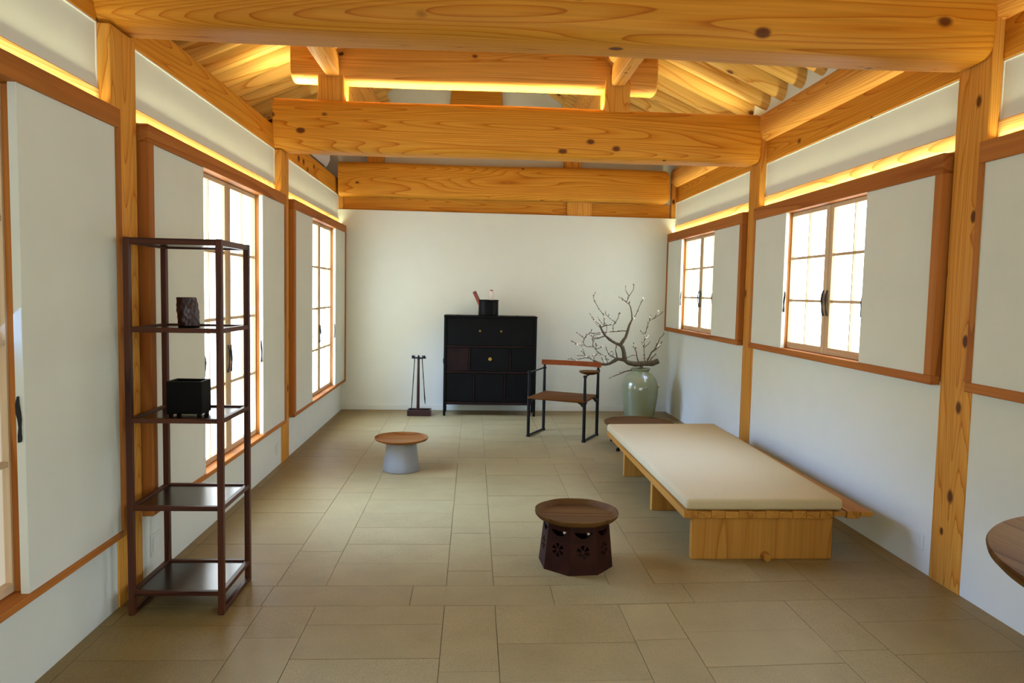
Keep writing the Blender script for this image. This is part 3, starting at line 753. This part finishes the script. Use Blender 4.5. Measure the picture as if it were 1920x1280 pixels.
# ------------------------------------------------------------------ celadon jar and plum branch
JC = Vector((2.098, 8.80, 0))
def jar():
    r = thing('celadon_jar', JC, 'tall pale green celadon jar holding a plum branch in the back right corner', 'jar')
    prof = [(.0, .012), (.165, .0), (.175, .006), (.187, .04), (.198, .12), (.214, .24), (.225, .34), (.226, .40), (.216, .455), (.190, .515), (.150, .560), (.112, .582), (.104, .592), (.106, .604), (.118, .622), (.122, .632), (.116, .636), (.102, .628), (.094, .600), (.094, .585), (.13, .56), (.0, .50)]
    MB().lathe(prof, JC, 64, cap=False).build('body', 'celadon', r, smooth=60)
    for a in (radians(-12), radians(192), radians(95), radians(-85)):
        d = Vector((cos(a), sin(a), 0)); t = Vector((-sin(a), cos(a), 0)); z = Vector((0, 0, 1))
        pts = [JC+d*.222+t*(.03*cos(q))+z*(.405)+d*(.014*sin(q))+z*.012*sin(q) for q in [pi*k/6 for k in range(7)]]
        MB().tube(pts, .007, 8).build('lug', 'celadon', r, smooth=60)
jar()
BR = [(0.034,0.012,[(2.322,8.8,0.73),(2.253,8.831,0.696),(2.139,8.839,0.692),(2.035,8.817,0.684),(1.94,8.782,0.703),(1.877,8.761,0.739),(1.809,8.769,0.749),(1.773,8.801,0.728),(1.712,8.832,0.684),(1.655,8.839,0.67),(1.605,8.816,0.678),(1.5,8.782,0.723)]),(0.026,0.02,[(1.888,8.761,0.738),(1.865,8.719,0.839),(1.84,8.691,0.903),(1.807,8.674,0.932)]),(0.02,0.011,[(1.807,8.674,0.926),(1.833,8.668,0.973),(1.869,8.66,1.03),(1.887,8.652,1.098),(1.905,8.642,1.177),(1.935,8.634,1.247)]),(0.008,0.003,[(1.935,8.634,1.247),(1.921,8.604,1.325),(1.897,8.574,1.403),(1.879,8.562,1.431),(1.839,8.545,1.458),(1.865,8.512,1.535),(1.905,8.477,1.613),(1.904,8.454,1.672)]),(0.005,0.0025,[(1.935,8.634,1.247),(1.967,8.605,1.292),(1.989,8.565,1.372),(2.011,8.524,1.451),(2.034,8.493,1.506)]),(0.021,0.009,[(1.807,8.674,0.932),(1.743,8.667,0.954),(1.669,8.658,0.999),(1.609,8.65,1.049),(1.56,8.64,1.128),(1.541,8.634,1.175)]),(0.004,0.0025,[(1.541,8.634,1.175),(1.523,8.647,1.193),(1.488,8.668,1.218),(1.452,8.696,1.262),(1.434,8.717,1.302)]),(0.008,0.003,[(1.554,8.64,1.144),(1.602,8.656,1.164),(1.69,8.684,1.179),(1.739,8.699,1.19),(1.76,8.713,1.226),(1.785,8.728,1.268),(1.798,8.744,1.313)]),(0.005,0.0025,[(1.602,8.656,1.164),(1.599,8.671,1.214),(1.602,8.683,1.254),(1.593,8.695,1.295),(1.546,8.719,1.359),(1.507,8.742,1.425),(1.477,8.764,1.496),(1.478,8.774,1.529)]),(0.004,0.0025,[(1.743,8.699,1.208),(1.675,8.676,1.253),(1.613,8.653,1.302),(1.604,8.641,1.342)]),(0.007,0.004,[(1.882,8.652,1.104),(1.826,8.654,1.106),(1.77,8.656,1.099),(1.714,8.659,1.095),(1.634,8.662,1.088),(1.544,8.665,1.078),(1.477,8.668,1.062),(1.433,8.67,1.08)]),(0.009,0.004,[(1.61,8.65,1.041),(1.534,8.631,1.015),(1.47,8.615,1.004),(1.445,8.605,1.038),(1.409,8.596,1.054)]),(0.005,0.004,[(1.444,8.605,1.015),(1.455,8.589,0.972),(1.453,8.567,0.913),(1.484,8.55,0.881),(1.521,8.53,0.844),(1.563,8.511,0.819),(1.589,8.5,0.809),(1.604,8.485,0.773),(1.623,8.464,0.723)]),(0.005,0.0025,[(1.453,8.567,0.913),(1.381,8.538,0.914),(1.351,8.525,0.926),(1.325,8.507,0.959),(1.331,8.483,1.016),(1.356,8.467,1.039)]),(0.004,0.003,[(1.521,8.53,0.844),(1.486,8.516,0.817),(1.457,8.504,0.79),(1.456,8.49,0.747)]),(0.005,0.0025,[(1.502,8.782,0.723),(1.452,8.81,0.751),(1.409,8.835,0.777),(1.389,8.858,0.82),(1.364,8.897,0.897),(1.326,8.916,0.907),(1.282,8.941,0.934),(1.249,8.958,0.945)]),(0.003,0.002,[(1.409,8.835,0.777),(1.365,8.851,0.78),(1.301,8.875,0.774)]),(0.005,0.003,[(1.452,8.81,0.751),(1.398,8.829,0.754),(1.284,8.87,0.717),(1.191,8.902,0.734)]),(0.011,0.004,[(1.797,8.769,0.749),(1.786,8.792,0.815),(1.777,8.807,0.859),(1.797,8.829,0.923)]),(0.008,0.003,[(1.799,8.769,0.752),(1.702,8.737,0.79),(1.676,8.726,0.813),(1.635,8.698,0.894)]),(0.008,0.003,[(2.08,8.817,0.701),(2.052,8.803,0.766),(2.035,8.789,0.836),(2.021,8.782,0.871),(1.989,8.772,0.911)]),(0.004,0.0025,[(2.04,8.803,0.794),(2.001,8.809,0.799),(1.929,8.82,0.762)]),(0.005,0.0035,[(2.161,8.839,0.714),(2.152,8.883,0.887),(2.157,8.904,0.973),(2.17,8.92,1.036),(2.196,8.945,1.134),(2.215,8.959,1.186),(2.234,8.97,1.227),(2.302,8.987,1.256),(2.365,9.004,1.298),(2.409,9.017,1.333)]),(0.003,0.002,[(2.234,8.97,1.227),(2.256,8.99,1.279)]),(0.003,0.002,[(2.17,8.92,1.036),(2.144,8.937,1.063),(2.123,8.952,1.092)]),(0.009,0.003,[(2.19,8.839,0.721),(2.225,8.786,0.834),(2.258,8.761,0.876),(2.282,8.729,0.942),(2.299,8.694,1.018),(2.34,8.662,1.072)]),(0.005,0.0025,[(2.225,8.786,0.834),(2.29,8.795,0.874),(2.342,8.803,0.925),(2.354,8.807,0.961)]),(0.009,0.004,[(2.223,8.839,0.715),(2.241,8.848,0.759),(2.303,8.862,0.805)]),(0.01,0.003,[(2.096,8.817,0.635),(1.991,8.818,0.608),(1.91,8.818,0.59),(1.831,8.819,0.554),(1.762,8.819,0.53),(1.716,8.82,0.501)]),(0.022,0.018,[(2.119,8.839,0.686),(2.112,8.814,0.616),(2.105,8.786,0.538),(2.095,8.76,0.467)])]
def branch():
    r = thing('plum_branch', (JC.x+.02, JC.y, .47), 'gnarled bare plum branch with small white blossoms in the jar', 'branch')
    rn = random.Random(3); tips = []
    main = MB()
    for i, (r0, r1, P) in enumerate(BR):
        n = len(P); rad = [max(.0036, (r0+(r1-r0)*k/(n-1))*(1+(.2 if i in (0, 1, 2, 5) else .12)*rn.uniform(-1, 1))*(1.08 if i in (0, 1, 2, 5, 29) else .92)) for k in range(n)]
        if i in (0, 1, 2, 5, 29): main.tube(P, rad, 10)
        else:
            tw = MB(); tw.tube(P, rad, 6)
            for k in range(n-1):                # short spurs
                a, b = Vector(P[k]), Vector(P[k+1])
                for q in range(max(1, int((b-a).length/.05))):
                    if rn.random() < .6:
                        s0 = a.lerp(b, rn.random()); d = (b-a).normalized()+Vector((rn.uniform(-1, 1), rn.uniform(-.6, .6), rn.uniform(-.4, 1)))*.9
                        s1 = s0+d.normalized()*rn.uniform(.02, .055); tw.tube([s0, s0.lerp(s1, .5)+Vector((0, 0, .003)), s1], [.0032, .003, .0026], 5); tips.append(s1)
            tw.build('twig', 'bark', r, smooth=70)
        if r0 < .0125:
            for k in range(n-1):
                a, b = Vector(P[k]), Vector(P[k+1])
                for q in range(max(1, int((b-a).length/.045))):
                    if rn.random() < .5: tips.append(a.lerp(b, rn.random()))
            tips.append(Vector(P[-1]))
    main.build('limb', 'bark', r, smooth=70)
    for q in range(26):                         # finer side twigs
        i = rn.choice((0, 3, 5, 7, 8, 10, 11, 12, 13, 15, 18, 19, 20, 22, 25)); P = BR[i][2]; k = rn.randrange(1, len(P)-1) if i else rn.randrange(6, len(P)-1)
        p = Vector(P[k]); d = Vector((rn.uniform(-1, .6), rn.uniform(-.7, .5), rn.uniform(.1, 1))).normalized(); L = rn.uniform(.07, .17); pts = [p]
        for j in range(3):
            d = (d+Vector((rn.uniform(-.5, .5), rn.uniform(-.3, .3), rn.uniform(-.3, .5)))).normalized(); pts.append(pts[-1]+d*L/3); tips.append(pts[-1])
        tips.append(pts[-1].lerp(pts[-2], .5))
        MB().tube(pts, [.0042, .0036, .0032, .0028], 5).build('twig', 'bark', r, smooth=70)
    def ico(name, mat, rad):
        bm = bmesh.new(); bmesh.ops.create_icosphere(bm, subdivisions=1, radius=rad); me = bpy.data.meshes.new(name); bm.to_mesh(me); bm.free()
        me.materials.append(M[mat]); me.polygons.foreach_set('use_smooth', [True]*len(me.polygons)); return me
    petal = bmesh.new()
    for k in range(5):
        a = 2*pi*k/5; c, s = cos(a), sin(a); w = .0062
        ring = [(0, 0, 0), (.009*c-w*s, .009*s+w*c, .005), (.0155*c-w*.6*s, .0155*s+w*.6*c, .009), (.0155*c+w*.6*s, .0155*s-w*.6*c, .009), (.009*c+w*s, .009*s-w*c, .005)]
        petal.faces.new([petal.verts.new(p) for p in ring])
    bmesh.ops.create_icosphere(petal, subdivisions=1, radius=.0032)
    mf = bpy.data.meshes.new('blossom'); petal.to_mesh(mf); petal.free(); mf.materials.append(M['blossom'])
    mb_ = ico('bud', 'bud', .0068); mw = ico('white_bud', 'blossom', .0074)
    rn.shuffle(tips)
    for p in tips[:290]:
        u = rn.random()
        nm, me = ('bud', mb_) if u < .6 else ('blossom', mf) if u < .8 else ('white_bud', mw)
        o = bpy.data.objects.new(nm, me); COL.objects.link(o)
        put(o, p+Vector((rn.uniform(-1, 1), rn.uniform(-1, 1), rn.uniform(-.3, 1)))*.008, r)
        o.rotation_euler = (rn.uniform(0, 3), rn.uniform(0, 3), rn.uniform(0, 6)); s = rn.uniform(.75, 1.25); o.scale = (s, s, s)
branch()

# ------------------------------------------------------------------ small fittings
def outlet(x, sx, y0, y1, z0, z1, label):
    xa, xb = sorted((x, x-sx*.006))
    r = thing('wall_outlet', ((xa+xb)/2, (y0+y1)/2, z0), label, 'wall outlet', 'white outlet plates low on the walls')
    MB().box(xa, xb, y0, y1, z0, z1, .002).build('plate', 'paper', r)
    xc, xd = sorted((x-sx*.006, x-sx*.008)); g = (y1-y0)*.2
    MB().box(xc, xd, y0+g, y1-g, z0+.018, z1-.018, .0005).build('cover', 'paper', r)
outlet(XL, -1, 3.79, 3.905, .115, .232, 'white outlet plate low on the left wall behind the tall shelf')
outlet(XL, -1, 6.185, 6.28, .11, .20, 'white outlet plate low on the left wall next to the farther post')
outlet(XR, 1, 3.865, 4.0, .125, .215, 'white outlet plate low on the right wall near the daybed')
def aircon():
    y0, y1 = 7.95, 8.92
    r = thing('air_conditioner', (-1.92, 8.43, 2.925), 'white air conditioner unit above the head beam at far left', 'air conditioner')
    sec = [(-2.06, 2.99), (-1.87, 2.985), (-1.80, 3.03), (-1.765, 3.10), (-1.765, 3.25), (-1.79, 3.28), (-2.06, 3.28)]
    MB().rings([[(x, y0, z) for x, z in sec], [(x, y1, z) for x, z in sec]]).build('case', 'white', r, smooth=35)
    MB().box(-2.05, -2.0, y0+.02, y1-.02, 2.90, 2.99).build('bracket', 'grey', r)
    for k in range(2):
        x, z = -1.862+.03*k, 2.984+.021*k
        MB().hexa([(x, y0+.06, z), (x+.022, y0+.06, z+.014), (x+.022, y1-.06, z+.014), (x, y1-.06, z), (x-.003, y0+.06, z-.004), (x+.025, y0+.06, z+.009), (x+.025, y1-.06, z+.009), (x-.003, y1-.06, z-.004)]).build('louvre', 'grey', r)
aircon()
